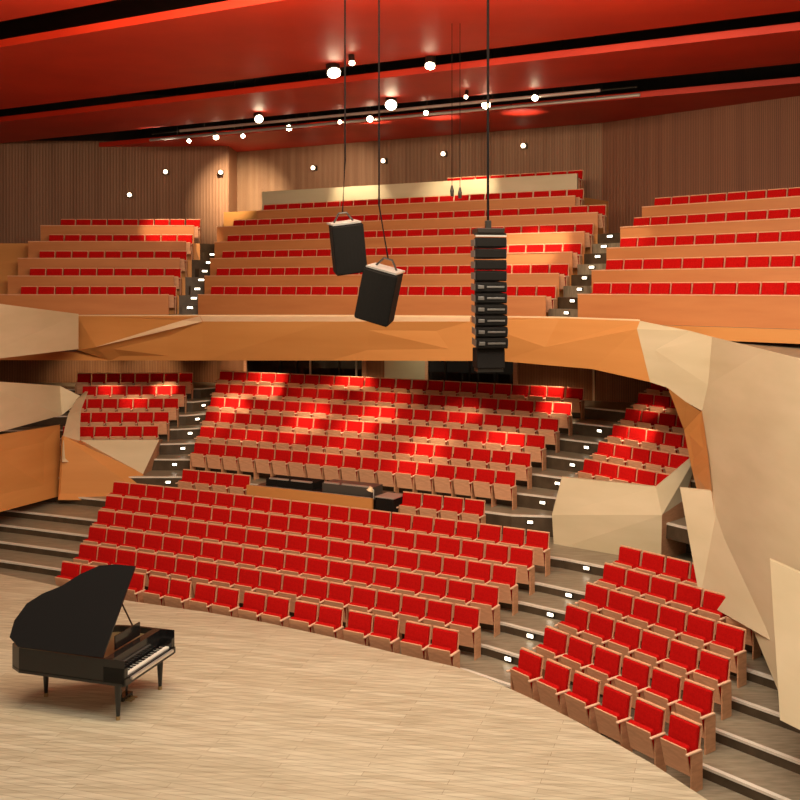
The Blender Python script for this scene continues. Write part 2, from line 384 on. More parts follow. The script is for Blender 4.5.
# continuous timber fronts before every balcony row
def row_front(a, b, z0, z1, label):
    bm = B(); d = (b - a).normalized(); n = Vector((-d.y, d.x, 0)) * .04; q = lambda p, z: Vector((p.x, p.y, z))
    hexa(bm, [q(a, z0), q(b, z0), q(b, z1), q(a, z1)], [q(a + n, z0), q(b + n, z0), q(b + n, z1), q(a + n, z1)])
    o = obj('row_front_panel', bm, M['rowp']); tag(o, label, 'row front', 'row fronts on the balcony')
    bm = B(); m = n * 1.4
    hexa(bm, [q(a - n * .4, z1), q(b - n * .4, z1), q(b + m, z1), q(a + m, z1)], [q(a - n * .4, z1 + .025), q(b - n * .4, z1 + .025), q(b + m, z1 + .025), q(a + m, z1 + .025)])
    obj('cap_rail', bm, M['swood'], o)
for k in range(6):
    rise = .64
    sh = Vector((math.sin(-HB), math.cos(-HB), 0)) * -.60
    a, b = on_line(BY[k], BL_U[k]) - DB * .08 + sh, on_line(BY[k], BR_U[k]) + DB * .22 + sh
    row_front(a, b, BZ[k] + .001, BZ[k] + rise, f'long timber row front, {ORD[k+1]} row up in the middle balcony block')
    if k < 5:
        sh = Vector((math.sin(-HBR), math.cos(-HBR), 0)) * -.60
        row_front(BRP[k] - DBR * .28 + sh, BRP[k] + DBR * 7.4 + sh, BZ[k] + .002, BZ[k] + rise + .06, f'timber row front, {ORD[k+1]} row up in the right balcony block')
        row_front(BLP[k] + Vector((-5.4, -.62, 0)), BLP[k] + Vector((.16, -.60, 0)), BZ[k] + .001, BZ[k] + rise, f'timber row front, {ORD[k+1]} row up in the left balcony block')

# ------------------------------------------------------------------ build seats
def in_frame(s):
    u = 400 + 1000 * s[0] / s[1]; v = YH + 1000 * (CZ - s[2] - .7) / s[1]
    return u, v
def inside(u, v, m=6):
    for i in range(8):
        (x0, y0), (x1, y1) = OCT[i], OCT[(i + 1) % 8]
        c = (x1 - x0) * (v - y0) - (y1 - y0) * (u - x0)
        if c / math.hypot(x1 - x0, y1 - y0) < -m: return False
    return True
cand = []
for s in seats:
    u, v = in_frame(s)
    if not (-20 < u < 820 and -20 < v < 830): continue
    cand.append((0 if (inside(u, v) and s[4]) else 1 if s[4] else 2, s[1] ** 2 + s[0] ** 2, s))
cand.sort(key=lambda c: (c[0], c[1]))
single, rest = [c[2] for c in cand[:300] if c[0] < 2], [c[2] for c in cand[300:]] + [c[2] for c in cand[:300] if c[0] == 2]
print('seats single', len(single), 'rest', len(rest))
proto = None
def build_seat(s):
    x, y, z, rz, label, group, left, sc = s
    e = bpy.data.objects.new('auditorium_seat', None); C.objects.link(e); e.empty_display_size = .1
    e.location = (x, y, z); e.rotation_euler = (0, 0, rz); e.scale = (sc, 1, 1)
    tag(e, label, 'seat', 'red tip-up auditorium seats')
    for n, me in SEATDATA.items():
        o = bpy.data.objects.new(n, me); C.objects.link(o); o.parent = e
    if left:
        for n, me in MIR.items():
            o = bpy.data.objects.new(n, me); C.objects.link(o); o.parent = e
for s in single: build_seat(s)
# all farther seats together
mats = [M['red'], M['swood'], M['swood2'], M['tip']]
verts, faces, mis = [], [], []
for s in rest:
    x, y, z, rz, label, group, left, sc = s
    T = Matrix.Translation((x, y, z)) @ Matrix.Rotation(rz, 4, 'Z') @ Matrix.Scale(sc, 4, (1, 0, 0))
    for n, me in list(SEATDATA.items()) + (list(MIR.items()) if left else []):
        base = len(verts); mi = mats.index(me.materials[0])
        verts += [tuple(T @ v.co) for v in me.vertices]
        for p in me.polygons: faces.append([base + i for i in p.vertices]); mis.append(mi)
me = bpy.data.meshes.new('distant_seats'); me.from_pydata(verts, [], faces)
for m in mats: me.materials.append(m)
me.polygons.foreach_set('material_index', mis); me.update()
o = bpy.data.objects.new('distant_seats', me); C.objects.link(o)
tag(o, 'rows of red tip-up seats with wooden pans up on the balcony and far side islands', 'seats', 'red tip-up auditorium seats', 'stuff')

# ------------------------------------------------------------------ balcony parapet (faceted oak band)
def shell(bm, polys, th=.12, mi=0):
    """faceted skin with real thickness, pushed away from the camera"""
    for k, q in enumerate(polys):
        m_ = mi[k] if isinstance(mi, (list, tuple)) else mi
        back = [Vector((p.x * (1 + th / p.y), p.y + th, p.z)) for p in q]
        hexa(bm, q, back, m_)
def PF(u, v, o=0): return P(u, v, 26.75 - (u - 470) * .0218 - o)
t0, t1, t2, t3, t4, t5 = P(77, 316, 32.4), P(200, 316, 30.8), P(330, 316, 28.9), PF(470, 317), PF(560, 318), PF(640, 321)
c0, c1, c2, c3, c4 = P(96, 347, 31.6), P(203, 321.5, 30.3), P(330, 321.5, 28.4), PF(470, 321.5, .3), PF(545, 347, .12)
c5 = PF(637, 329, .08)
b0, b1, b2, b3, b4, b5, b6 = P(77, 350, 32.0), P(110, 360.5, 32.0), P(203, 360.5, 30.8), P(330, 360.5, 29.0), PF(500, 361), PF(592, 369), PF(650, 382)
bm = B()
shell(bm, [[t0, t1, c1, c0], [t0, c0, b0]], .12)
shell(bm, [[c0, c1, b2, b1], [b0, c0, b1], [c1, c2, b3, b2], [c2, c3, b4, b3], [c3, c4, b4], [b4, c4, b5], [c4, c5, b6, b5], [c3, t4, c4], [t4, t5, c5, c4], [t3, t4, c3]], .12)
para = empty('balcony_parapet', (0, 0, 0), 0, 'long faceted orange oak front of the balcony running across the hall', 'parapet')
obj('parapet_panel', bm, M['para'], para)
bm = B()
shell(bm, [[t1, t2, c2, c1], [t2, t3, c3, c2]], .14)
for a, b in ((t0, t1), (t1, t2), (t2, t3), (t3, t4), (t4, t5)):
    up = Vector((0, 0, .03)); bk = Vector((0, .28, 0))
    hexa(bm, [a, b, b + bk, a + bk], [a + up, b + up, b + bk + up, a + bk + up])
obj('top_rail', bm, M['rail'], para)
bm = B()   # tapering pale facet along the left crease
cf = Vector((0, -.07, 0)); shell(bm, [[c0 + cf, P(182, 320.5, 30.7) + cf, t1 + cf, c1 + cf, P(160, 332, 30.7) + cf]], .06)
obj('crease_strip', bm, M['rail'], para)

# soffit under balcony
bm = B()
sof = [b1, b2, b3, b4, b5 + Vector((0, .15, .02)), b6 + Vector((-.1, .6, .05)), Vector((12, 24.2, 5.2)), Vector((12, 30, 5.0)), Vector((6.3, 33.6, 4.98)), Vector((-6.5, 39.0, 4.98)), Vector((-22, 38.5, 4.98)), Vector((-22, 32, 4.98))]
lo = [bm.verts.new(p) for p in sof]; hi = [bm.verts.new(p + Vector((0, 0.3, .25))) for p in sof]
bm.faces.new(lo); bm.faces.new(hi[::-1])
for i in range(len(lo)): bm.faces.new([lo[i], hi[i], hi[(i + 1) % len(lo)], lo[(i + 1) % len(lo)]])
bmesh.ops.triangulate(bm, faces=bm.faces[:])
struct('ceiling_under_balcony', bm, M['para'], label='orange oak soffit under the balcony')

# ------------------------------------------------------------------ walls
# under balcony back wall
bm = B()
UW = [(-22, 37.2), (-6.9, 37.6), (6.6, 31.2), (9.2, 30.6), (13.4, 23)]
wallrun(bm, UW, 1.2, 5.1, .2)
struct('wall_under_balcony', bm, M['slatU'], label='brown slatted wall under the balcony')
# balcony back wall (three runs)
WC = [(-7.3, 43.4), (7.2, 35.6)]
bm = wallrun(B(), WC, 6, 13.3, .25); struct('wall_back', bm, M['slatC'], label='brown slatted back wall above the balcony')
bm = wallrun(B(), [(7.2, 35.6), (20, 22)], 6, 13.3, .25); struct('wall_right', bm, M['slatR'], label='dark red-brown slatted wall to the right of the balcony')
bm = wallrun(B(), [(-24, 40.8), (-7.3, 41.2)], 6, 13.3, .25); box(bm, -7.3, -7.05, 41.2, 43.6, 6, 13.3); struct('wall_left', bm, M['slatL'], label='brown slatted wall to the left of the balcony')
bm = B(); qq = [P(664, 498, 25.2), P(705, 498, 24.9), P(705, 572, 24.4), P(664, 572, 24.7)]; hexa(bm, qq, [p + Vector((0, .15, 0)) for p in qq]); struct('passage_shade_panel', bm, M['riser'], label='dark panel standing in for the shaded passage beside the right island')  # dark sheet placed where the passage is only in shade
bm = wallrun(B(), [(-24, 40.8), (-7.3, 41.2), (7.2, 35.6), (20, 22)], 13.3, 15.2, .2); struct('slot_backing', bm, M['black'], label='black backing sheet added behind the ceiling slots to keep them dark')  # added black backing so the gaps between ceiling panels read dark
# outer side walls of the hall low down
bm = wallrun(B(), [(-22, 37.2), (-16.5, 20)], -.3, 15.2, .3); struct('wall_side_left', bm, M['slatL'], label='brown side wall far left')
bm = wallrun(B(), [(20, 22), (13, 23.5), (12.0, 4)], -.3, 15.2, .3); struct('wall_side_right', bm, M['slatR'], label='dark side wall far right')

# ceiling: red panels with black slots between
n_ = Vector((math.sin(PH), math.cos(PH), 0)); d_ = Vector((math.cos(PH), -math.sin(PH), 0))
def strip(bm, ta, tb, za, zb, s0=-40, s1=24, th=.18, mi=0):
    a = [n_ * ta + d_ * s0, n_ * ta + d_ * s1, n_ * tb + d_ * s1, n_ * tb + d_ * s0]; zz = [za, za, zb, zb]
    hexa(bm, [p + Vector((0, 0, z)) for p, z in zip(a, zz)], [p + Vector((0, 0, z + th)) for p, z in zip(a, zz)], mi)
for i, (ta, tb, za, zb) in enumerate([(30.2, 37.5, 13.05, 13.2), (24.0, 28.0, 13.05, 13.15), (16.4, 22.7, 13.0, 13.15), (9.0, 15.2, 13.0, 13.15)]):
    bm = B(); strip(bm, ta, tb, za, zb)
    struct('ceiling' if i == 0 else f'ceiling_{i}', bm, M['ceil'], label='red ceiling panel')
bm = B(); strip(bm, 5, 46, 15.2, 15.2, s0=-42, s1=34, th=.1); struct('ceiling_void', bm, M['black'], label='black void above the ceiling panels')

# ------------------------------------------------------------------ rear pale wall of the balcony and the row caps
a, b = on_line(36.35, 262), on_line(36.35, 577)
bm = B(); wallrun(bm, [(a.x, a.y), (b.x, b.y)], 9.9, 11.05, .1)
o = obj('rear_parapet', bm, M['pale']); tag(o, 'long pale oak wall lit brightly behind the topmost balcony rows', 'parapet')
bm = B(); wallrun(bm, [(b.x - .02, b.y + .1), (b.x + .3, b.y + 1.6)], 9.9, 11.05, .1)
o2 = obj('end_panel', bm, M['para'], o)

# ------------------------------------------------------------------ raised island fronts
# right island
tl, tr, tr2 = P(562, 477, 24.3), P(656, 487, 22.7), P(700, 450, 23.6)
ml, mr, mr2 = P(552, 515, 24.1), P(662, 515, 22.3), P(684, 500, 23.0)
bl, br, br2 = P(554, 550, 24.0), P(661, 563, 22.4), P(690, 560, 23.4)
isl = empty('island_parapet', (0, 0, 0), 0, 'pale faceted oak front of the right raised seating island', 'parapet')
bm = B(); shell(bm, [[tl, tr, mr, ml], [tr, tr2, mr2, mr]], .12); obj('upper_facet', bm, M['pale'], isl)
bm = B(); shell(bm, [[ml, mr, br, bl]], .12); obj('lower_facet', bm, M['pale'], isl)
bm = B(); q = [tl, P(562, 477, 26.0), P(562, 500, 26.0), ml]
hexa(bm, q, [p + Vector((.1, 0, 0)) for p in q]); obj('side_panel', bm, M['swood2'], isl); bm = B(); q = [mr, mr2, br2, br]; hexa(bm, q, [p + Vector((0.02, .12, 0)) for p in q]); obj('side_panel', bm, M['swood2'], isl)
# left island
isl2 = empty('island_parapet', (0, 0, 0), 0, 'faceted oak front of the left raised seating island, pale triangle over brown', 'parapet')
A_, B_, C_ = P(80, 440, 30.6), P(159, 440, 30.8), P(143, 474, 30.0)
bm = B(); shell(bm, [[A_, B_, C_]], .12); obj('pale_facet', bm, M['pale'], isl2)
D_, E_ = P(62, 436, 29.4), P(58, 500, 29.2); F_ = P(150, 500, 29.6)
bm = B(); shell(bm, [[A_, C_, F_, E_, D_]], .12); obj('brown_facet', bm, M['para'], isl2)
G_, H_ = P(164, 440, 33.0), P(152, 490, 31.2)
bm = B(); shell(bm, [[B_, G_, H_, C_]], .1); obj('side_panel', bm, M['swood2'], isl2)
bm = B()
cv = [P(85, 392, 30.2), P(76, 400, 30.0), P(68, 415, 29.8), P(63, 436, 29.5), P(62, 462, 29.3)]
ci = [P(88, 392, 30.5), P(81, 410, 30.4), P(80, 425, 30.4), P(80, 440, 30.3), P(74, 462, 29.6)]
shell(bm, [[cv[i], ci[i], ci[i + 1], cv[i + 1]] for i in range(4)], .12); obj('curved_edge', bm, M['pale'], isl2)

# right gallery: pale sweeping front
g = empty('gallery_parapet', (0, 0, 0), 0, 'large pale sweeping gallery front descending at the right edge of the hall', 'parapet')
g1, g2, g3, g4 = t5, PF(690, 331), PF(712, 337), P(765, 350, 18.6)
h1, h2, h3 = PF(655, 350, .04), PF(708, 385, .05), PF(702, 411, .0)
k1, k2, k3 = b6, PF(668, 388, 0), PF(686, 402, 0)
bm = B()
shell(bm, [[g1, g2, h1, c5], [c5, h1, k1], [h1, k2, k1], [g2, g3, h2, h1], [h1, h2, h3, k3], [h1, k3, k2]], .12)
obj('curved_front', bm, M['pale'], g, False)
q1, q2, q3, q4 = P(718, 545, 19.4), P(782, 700, 15.8), P(850, 700, 13.5), P(850, 372, 15.0)
bm = B(); shell(bm, [[g3, g4, P(780, 470, 17.0), q1, h3, h2], [g4, q4, q3, q2, q1, P(780, 470, 17.0)]], .12); obj('outer_front', bm, M['pale'], g)
la_, ra_ = [k2, P(684, 430, 22.6), P(692, 470, 21.9), P(702, 510, 21.2), P(708, 545, 20.6)], [k3, h3, P(708, 455, 20.7), P(713, 500, 20.0), q1]
bm = B(); shell(bm, [[k2, k3, P(701, 411.5, 21.8), la_[1]]] + [[la_[i], ra_[i], ra_[i + 1], la_[i + 1]] for i in range(1, 4)], .1); obj('inner_strip', bm, M['para'], g)
bm = B(); sq = [q4, q3, Vector((11.8, 19.5, 0.2)), Vector((11.8, 19.5, 5.6))]; hexa(bm, sq, [p + Vector((.12, -.02, 0)) for p in sq]); bmesh.ops.triangulate(bm, faces=bm.faces[:]); obj('side_return', bm, M['pale'], g)
bm = B(); dq = [g2, g3, g4, q4, q4 + Vector((4, 4, 0)), g4 + Vector((3, 5, 0)), g2 + Vector((2.2, 2.0, 0))]; dq = [p + Vector((0, .05, -.14)) for p in dq]; hexa(bm, dq, [p - Vector((0, 0, .1)) for p in dq]); bmesh.ops.triangulate(bm, faces=bm.faces[:]); obj('deck', bm, M['tread'], g)
# lower box at far right
lb = empty('side_box_parapet', (0, 0, 0), 0, 'pale oak side box front with slanted edge below the gallery at far right', 'parapet')
bm = B(); shell(bm, [[P(680, 488, 21.0), P(720, 492, 20.0), P(770, 640, 16.5), P(700, 600, 19.0), P(692, 556, 20.0)]], .12); obj('slanted_panel', bm, M['pale'], lb)
bm = B(); shell(bm, [[P(770, 560, 16.3), P(860, 600, 14), P(860, 760, 12.6), P(780, 720, 14.2)]], .12); obj('near_panel', bm, M['pale'], lb)
# left gallery end
lg = empty('left_gallery_parapet', (0, 0, 0), 0, 'pale oak gallery end at the far left under the balcony front', 'parapet')
bm = B(); shell(bm, [[P(-30, 300, 26), P(78.5, 314, 31.6), P(78.5, 349, 31.4), P(-30, 362, 26)]], .12); obj('front_panel', bm, M['pale'], lg)
bm = B(); shell(bm, [[P(-30, 380, 25.5), P(60, 386, 30.8), P(84, 398, 30.8), P(62, 415, 30.4), P(-30, 440, 25.5)]], .12); obj('lower_panel', bm, M['pale'], lg)
bm = B(); shell(bm, [[P(-30, 440, 25.6), P(60, 425, 30.2), P(60, 496, 29.6), P(-30, 520, 25.6)]], .12); obj('base_panel', bm, M['para'], lg)

# ------------------------------------------------------------------ control windows and pale panel under balcony
ud = Vector((13.5, -6.4, 0)).normalized(); un = Vector((-ud.y, ud.x, 0))
def uw(u):      # point of the under-balcony wall seen at column u
    m = -6.4 / 13.5; Y = (37.6 + 6.9 * m) / (1 - m * (u - 400) / 1000)
    return Vector(((u - 400) * Y / 1000, Y, 0))
def upright(name, u0, u1, z0, z1, out, th, m, parent=None):
    a, b = uw(u0) - un * out, uw(u1) - un * out; q = lambda p, z: Vector((p.x, p.y, z))
    bm = B(); hexa(bm, [q(a, z0), q(b, z0), q(b, z1), q(a, z1)], [q(a + un * th, z0), q(b + un * th, z0), q(b + un * th, z1), q(a + un * th, z1)])
    return obj(name, bm, m, parent)
for i, (u0, u1, posts) in enumerate([(247, 364, (281, 297, 311, 340, 357)), (428, 515, (446, 470, 498))]):
    wdw = upright(f'window_{i+1}', u0, u1, 3.9, 4.97, .04, .06, M['glass']); wdw['kind'] = 'structure'
    wdw['label'] = 'dark control room window under the balcony'
    for (s0, s1, e0, e1) in ((u0 - 2, u0 + 1, 3.9, 4.97), (u1 - 1, u1 + 3, 3.9, 4.97)): upright('window_frame', s0, s1, e0, e1, .09, .1, M['swood'], wdw)
    for p_ in posts: upright('mullion', p_ - .7, p_ + .9, 3.9, 4.97, .07, .05, M['white'] if i == 0 and p_ in (311, 357) else M['metal'], wdw)
o = upright('pale_wall_panel', 385, 426, 3.7, 4.97, .05, .08, M['pale']); tag(o, 'pale lit wall panel between the two dark windows under the balcony', 'panel')
# doors by the aisles
d1 = upright('door_1', 593, 595, 2.0, 4.97, .05, .1, M['rail']); d1['kind'] = 'structure'

# ------------------------------------------------------------------ mixing desk between the blocks
def rp(s, off, z):    # along the short row: s metres left of the aisle end, off metres towards the back
    a = A1 - s / r6; r = r6 + off; return Vector((C1[0] + r * math.sin(a), C1[1] + r * math.cos(a), z))
def block(bm, s0, s1, o0, o1, z0, z1, seg=1, mi=0):
    for i in range(seg):
        a, b = s0 + (s1 - s0) * i / seg, s0 + (s1 - s0) * (i + 1) / seg
        hexa(bm, [rp(a, o0, z0), rp(b, o0, z0), rp(b, o1, z0), rp(a, o1, z0)], [rp(a, o0, z1), rp(b, o0, z1), rp(b, o1, z1), rp(a, o1, z1)], mi)
    return bm
SD, SZ = 4.85, 8.75
o = obj('mixing_desk_screen', block(B(), SD, SZ, -.50, -.42, 1.12, 1.90, 6), M['para']); tag(o, 'low orange oak wall in front of the mixing desk', 'partition')
dk = empty('mixing_desk', (0, 0, 0), 0, 'long dark mixing desk with shiny strips behind the low oak wall', 'mixing desk')
obj('desk_top', block(B(), SD + .05, SZ - .05, -.40, .85, 1.78, 1.84, 6), M['metal'], dk)
for s in (SD + .1, SD + 1.3, SD + 2.5, SZ - .15): obj('desk_leg', block(B(), s, s + .06, -.3, .6, 1.12, 1.78), M['metal'], dk)
obj('console', block(B(), SD + .3, SD + 1.8, .0, .6, 1.84, 2.06, 3), M['screen'], dk)
obj('console', block(B(), SD + 2.1, SD + 3.6, .0, .6, 1.84, 2.02, 3), M['spk'], dk)
for a_, b_, z_ in ((SD + .35, SD + 1.2, 2.06), (SD + 1.3, SD + 1.75, 2.06), (SD + 2.15, SD + 2.8, 2.02), (SD + 2.9, SD + 3.5, 2.02)):
    obj('console_strip', block(B(), a_, b_, .0, .07, z_, z_ + .035, 3), M['steel'], dk)
obj('desk_edge', block(B(), SD + .1, SZ - .1, -.40, -.36, 1.841, 1.90, 6), M['steel'], dk)
rk = empty('equipment_rack', rp(4.53, -.1, 1.12), -A1, 'small black equipment case at the right end of the mixing desk', 'equipment case')
obj('case', box(B(), -.27, .27, -.30, .30, 0.05, .80, None, .02), M['spk'], rk)
obj('case_lid', box(B(), -.28, .28, -.31, .31, .802, .835, None, .01), M['steel'], rk)
for x in (-.22, .22):
    for y in (-.25, .25): obj('caster', tube(B(), [(x, y, .05), (x, y, 0)], .03, 8), M['cable'], rk)
lm = empty('desk_lamp', rp(SD + .12, -.2, 1.84), 0, 'small pale desk lamp at the right end of the mixing desk', 'lamp')
obj('stem', tube(B(), [(0, 0, 0), (0, 0, .22), (-.08, 0, .27)], .015), M['steel'], lm)
obj('lamp_shade', tube(B(), [(-.06, 0, .30), (-.1, 0, .2)], [.04, .09], 12), M['rail'], lm)

# ------------------------------------------------------------------ suspended loudspeakers
ZC = 13.3
def cabinet(bm, w, d, h, trap=.72):
    q = [(-w / 2, -d / 2), (w / 2, -d / 2), (w / 2 * trap, d / 2), (-w / 2 * trap, d / 2)]
    hexa(bm, [Vector((x, y, -h / 2)) for x, y in q], [Vector((x, y, h / 2)) for x, y in q])
    bmesh.ops.bevel(bm, geom=bm.edges[:], offset=.02, segments=2, affect='EDGES'); return bm
def hang_speaker(u, v, Y, w, h, roll, yaw, label, hang_u):
    p = P(u, v, Y); e = empty('hanging_loudspeaker', p, 0, label, 'loudspeaker')
    T = Matrix.Rotation(yaw, 4, 'Z') @ Matrix.Rotation(roll, 4, 'Y') @ Matrix.Rotation(R(8), 4, 'X')
    def put(n, bm, m, par=e):
        bmesh.ops.transform(bm, matrix=T, verts=bm.verts[:]); return obj(n, bm, m, par)
    cb = put('cabinet', cabinet(B(), w, .5, h), M['spk'])
    bm = B()                                   # bowed front grille
    n = 8; pts = [(-w / 2 * .94 + w * .94 * i / n, -.25 - .05 * math.sin(math.pi * i / n)) for i in range(n + 1)]
    for (x0, y0), (x1, y1) in zip(pts, pts[1:]):
        hexa(bm, [Vector((x0, y0, -h * .47)), Vector((x1, y1, -h * .47)), Vector((x1, y1, h * .47)), Vector((x0, y0, h * .47))],
             [Vector((x0, -.245, -h * .47)), Vector((x1, -.245, -h * .47)), Vector((x1, -.245, h * .47)), Vector((x0, -.245, h * .47))])
    put('grille', bm, M['grille'])
    put('top_plate', box(B(), -w * .44, w * .44, -.22, .18, h / 2 + .001, h / 2 + .03), M['steel'])
    bm = B(); tube(bm, [(-w * .3, 0, h / 2 + .03), (-w * .12, 0, h / 2 + .18), (w * .12, 0, h / 2 + .18), (w * .3, 0, h / 2 + .03)], .018)
    put('hanging_bracket', bm, M['metal'])
    top = T @ Vector((0, 0, h / 2 + .18)); hx = (hang_u - u) * Y / 1000
    obj('cable', tube(B(), [top, (hx, 0, top.z + .9), (hx, .0, ZC + .6 - p.z)], .014, 6), M['cable'], e)
    return e
hang_speaker(346, 248, 17.0, .56, .84, R(-8), R(18), 'black hanging loudspeaker, upper left of the two tilted ones', 345)
hang_speaker(381, 295, 16.6, .62, .88, R(15), R(-20), 'black hanging loudspeaker, lower right of the two tilted ones', 379)
# line array
la_p = P(488, 230, 17.0)
la = empty('line_array', la_p, R(8), 'tall black line array loudspeaker column hanging on a cable', 'loudspeaker')
obj('cable', tube(B(), [(0, 0, 0.1), (0, 0, ZC + .6 - la_p.z)], .022, 6), M['cable'], la)
bm = box(B(), -.23, .23, -.22, .22, -.06, .02, None, .008); box(bm, -.05, .05, -.04, .04, .02, .16, None, .01); box(bm, -.27, .27, -.18, -.12, -.10, -.06); obj('flying_frame', bm, M['metal'], la)
obj('frame_bar', box(B(), -.265, .265, -.24, -.20, -.125, -.10), M['steel'], la)
z = -.13
for i in range(10):
    h = .185; ang = R(.8 * i); T = Matrix.Translation((0, -.004 * i * i * .3, z - h / 2)) @ Matrix.Rotation(ang, 4, 'X')
    bm = B(); q = [(-.265, -.22), (.265, -.22), (.2, .2), (-.2, .2)]
    hexa(bm, [T @ Vector((x, y, -h / 2 + .008)) for x, y in q], [T @ Vector((x, y, h / 2 - .008)) for x, y in q])
    md = obj('speaker_module', bm, M['spk'], la)
    bm = box(B(), -.25, .25, -.24, -.222, -h * .36, h * .36, T, .008); obj('grille', bm, M['grille'], md)
    bm = box(B(), -.278, -.268, -.2, .1, -h * .3, h * .3, T); box(bm, .268, .278, -.2, .1, -h * .3, h * .3, T)
    if i >= 4:
        box(bm, -.235, -.13, -.262, -.241, -h * .12, h * .2, T, .006); box(bm, -.08, .22, -.252, -.241, -h * .05, h * .12, T, .004)
    obj('side_plate', bm, M['plate'], md)
    z -= h
bm = box(B(), -.24, .24, -.23, .15, z - .36, z - .02, None, .02); obj('bass_box', bm, M['swood2'] if False else M['spk'], la)
obj('bottom_frame', box(B(), -.22, .22, -.2, .1, z - .42, z - .365), M['metal'], la)
# thin microphones
for (u, v, Y, lab) in ((452, 190, 22, 'small hanging microphone on the left of two thin wires'), (460, 192, 22, 'small hanging microphone on the right of two thin wires'), (539, 197, 22, 'small hanging microphone nearest the right wall')):
    if u > 500: continue
    p = P(u, v, Y); e = empty('hanging_microphone', p, 0, lab, 'microphone')
    obj('wire', tube(B(), [(0, 0, .1), (0, 0, ZC + .5 - p.z)], .007, 5), M['cable'], e)
    obj('capsule', tube(B(), [(0, 0, -.14), (0, 0, -.02), (0, 0, .1)], [.035, .045, .02], 10), M['metal'], e)

# ------------------------------------------------------------------ ceiling lighting bars and spotlights
def bar(y0, z, ua, ub, label):
    Y = lambda u: y0 / (1 + .543 * (u - 400) / 1000)
    a = Vector(((ua - 400) * Y(ua) / 1000, Y(ua), z)); b = Vector(((ub - 400) * Y(ub) / 1000, Y(ub), z))
    e = empty('lighting_bar', (0, 0, 0), 0, label, 'lighting bar')
    obj('pipe', tube(B(), [a, b], .05, 8), M['steel'], e); off = Vector((0, .3, .3))
    obj('upper_pipe', tube(B(), [a + off, b + off], .04, 8), M['metal'], e)
    bm = B(); n = 7
    for i in range(n):
        p = a + (b - a) * (i + .5) / n; tube(bm, [p, p + Vector((0, 0, 15.2 - z))], .015, 5)
    obj('hanger', bm, M['metal'], e); return a, b
bar(33.0, 12.9, 150, 640, 'long steel lighting bar under the rear ceiling slot')
bar(31.9, 12.95, 180, 600, 'second thinner lighting bar close behind the first')
lights = [(391, 105, .17, 35.9, 1), (259, 119, .13, 36.4, 1), (486, 105, .13, 34.5, 1), (370, 119, .10, 36, 0), (340, 122, .06, 36, 0), (289, 128, .10, 36.5, 0), (243, 136, .07, 37, 0), (216, 137, .10, 37.5, 0), (189, 141, .07, 38, 0), (466, 97, .05, 34.5, 0), (426, 113, .07, 35.4, 0), (535, 98, .09, 33.8, 0), (334, 73, .17, 29, 1), (352, 63, .07, 29, 0), (430, 66, .12, 28.5, 0)]
srt = sorted(lights, key=lambda l: l[0])
for (u, v, r, Y, big) in lights:
    p = P(u, v, 5620 / (YH - v))
    row_ = 'front' if v < 80 else 'rear'
    same = [l for l in srt if (l[1] < 80) == (v < 80)]
    e = empty('ceiling_spotlight', p, 0, f'{"large dazzling" if big else "small"} ceiling spotlight, {ORD[same.index((u, v, r, Y, big))+1]} from left in {row_} ceiling slot', 'spotlight', 'ceiling spotlights')
    dr = (Vector((0, 20, 3)) - p).normalized()
    obj('housing', tube(B(), [-dr * .35, -dr * .3, -dr * .02], [r * .6, r * 1.1, r * 1.15], 14), M['metal'], e)
    obj('lens', tube(B(), [-dr * .03, dr * .02], [r, r], 14), M['lamp'], e)
    obj('yoke', tube(B(), [-dr * .2, (-dr * .2).xy.to_3d() + Vector((0, 0, .45))], .02, 6), M['metal'], e)

# ------------------------------------------------------------------ back wall lamps
ws = sorted([(130, 195, 'L'), (166, 172, 'L'), (221, 172.5, 'L'), (314, 168, 'C'), (384, 161, 'C'), (444, 154, 'C'), (524, 146, 'C')])
for i, (u, v, side) in enumerate(ws):
    if side == 'C':
        m = -7.8 / 14.5; Y = (43.4 + 7.3 * m) / (1 - m * (u - 400) / 1000) - .14
    else: Y = 41.0 - .1
    p = P(u, v, Y); e = empty('wall_lamp', p, -PH if side == 'C' else 0, f'tiny round lamp on the back wall, {ORD[i+1]} from left', 'lamp', 'wall lamps on the back wall')
    obj('bulb', tube(B(), [(0, -.14, 0), (0, -.10, 0), (0, -.04, 0)], [.05, .085, .07], 12), M['lamp2'], e)
    obj('mount', box(B(), -.1, .1, -.03, .1, -.1, .1, None, .01), M['metal'], e)

# ------------------------------------------------------------------ step lights
def step_light(x, y, z, rz, lab, w_=.065):
    e = empty('step_light', (x, y, z), rz, lab, 'step light', 'step lights on the aisles')
    obj('housing', box(B(), -w_ - .02, w_ + .02, -.035, 0.0, -.045, .045), M['metal'], e)
    obj('lens', box(B(), -w_, w_, -.05, -.036, -.03, .03), M['lampS'], e)
def riser_pt(edge, u, z):
    """where the vertical plane through column u meets an edge polyline"""
    m = (u - 400) / 1000
    for a, b in zip(edge, edge[1:]):
        fa, fb = a.x - m * a.y, b.x - m * b.y
        if fa * fb <= 0 and fa != fb and a.y > 0:
            t = fa / (fa - fb); p = a + (b - a) * t; d = (b - a).normalized(); return p, math.atan2(d.y, d.x)
    return None, 0
for k, u in zip(range(2, 7), (509, 531, 551, 569.5, 587)):
    p, h = riser_pt(edges[k], u, 0); step_light(p.x, p.y - .02, zrow(k) - .09, h, f'glowing step light, {ORD[k-1]} up the lower right aisle from the stage')
for i, (k, u) in enumerate(zip(range(7, 13), (530, 543, 558, 573, 587, 600))):
    p, h = riser_pt(edges[k], u, 0); step_light(p.x, p.y - .02, zrow(k) - .15, h, f'glowing step light, {ORD[i+1]} up the aisle beside the right island')
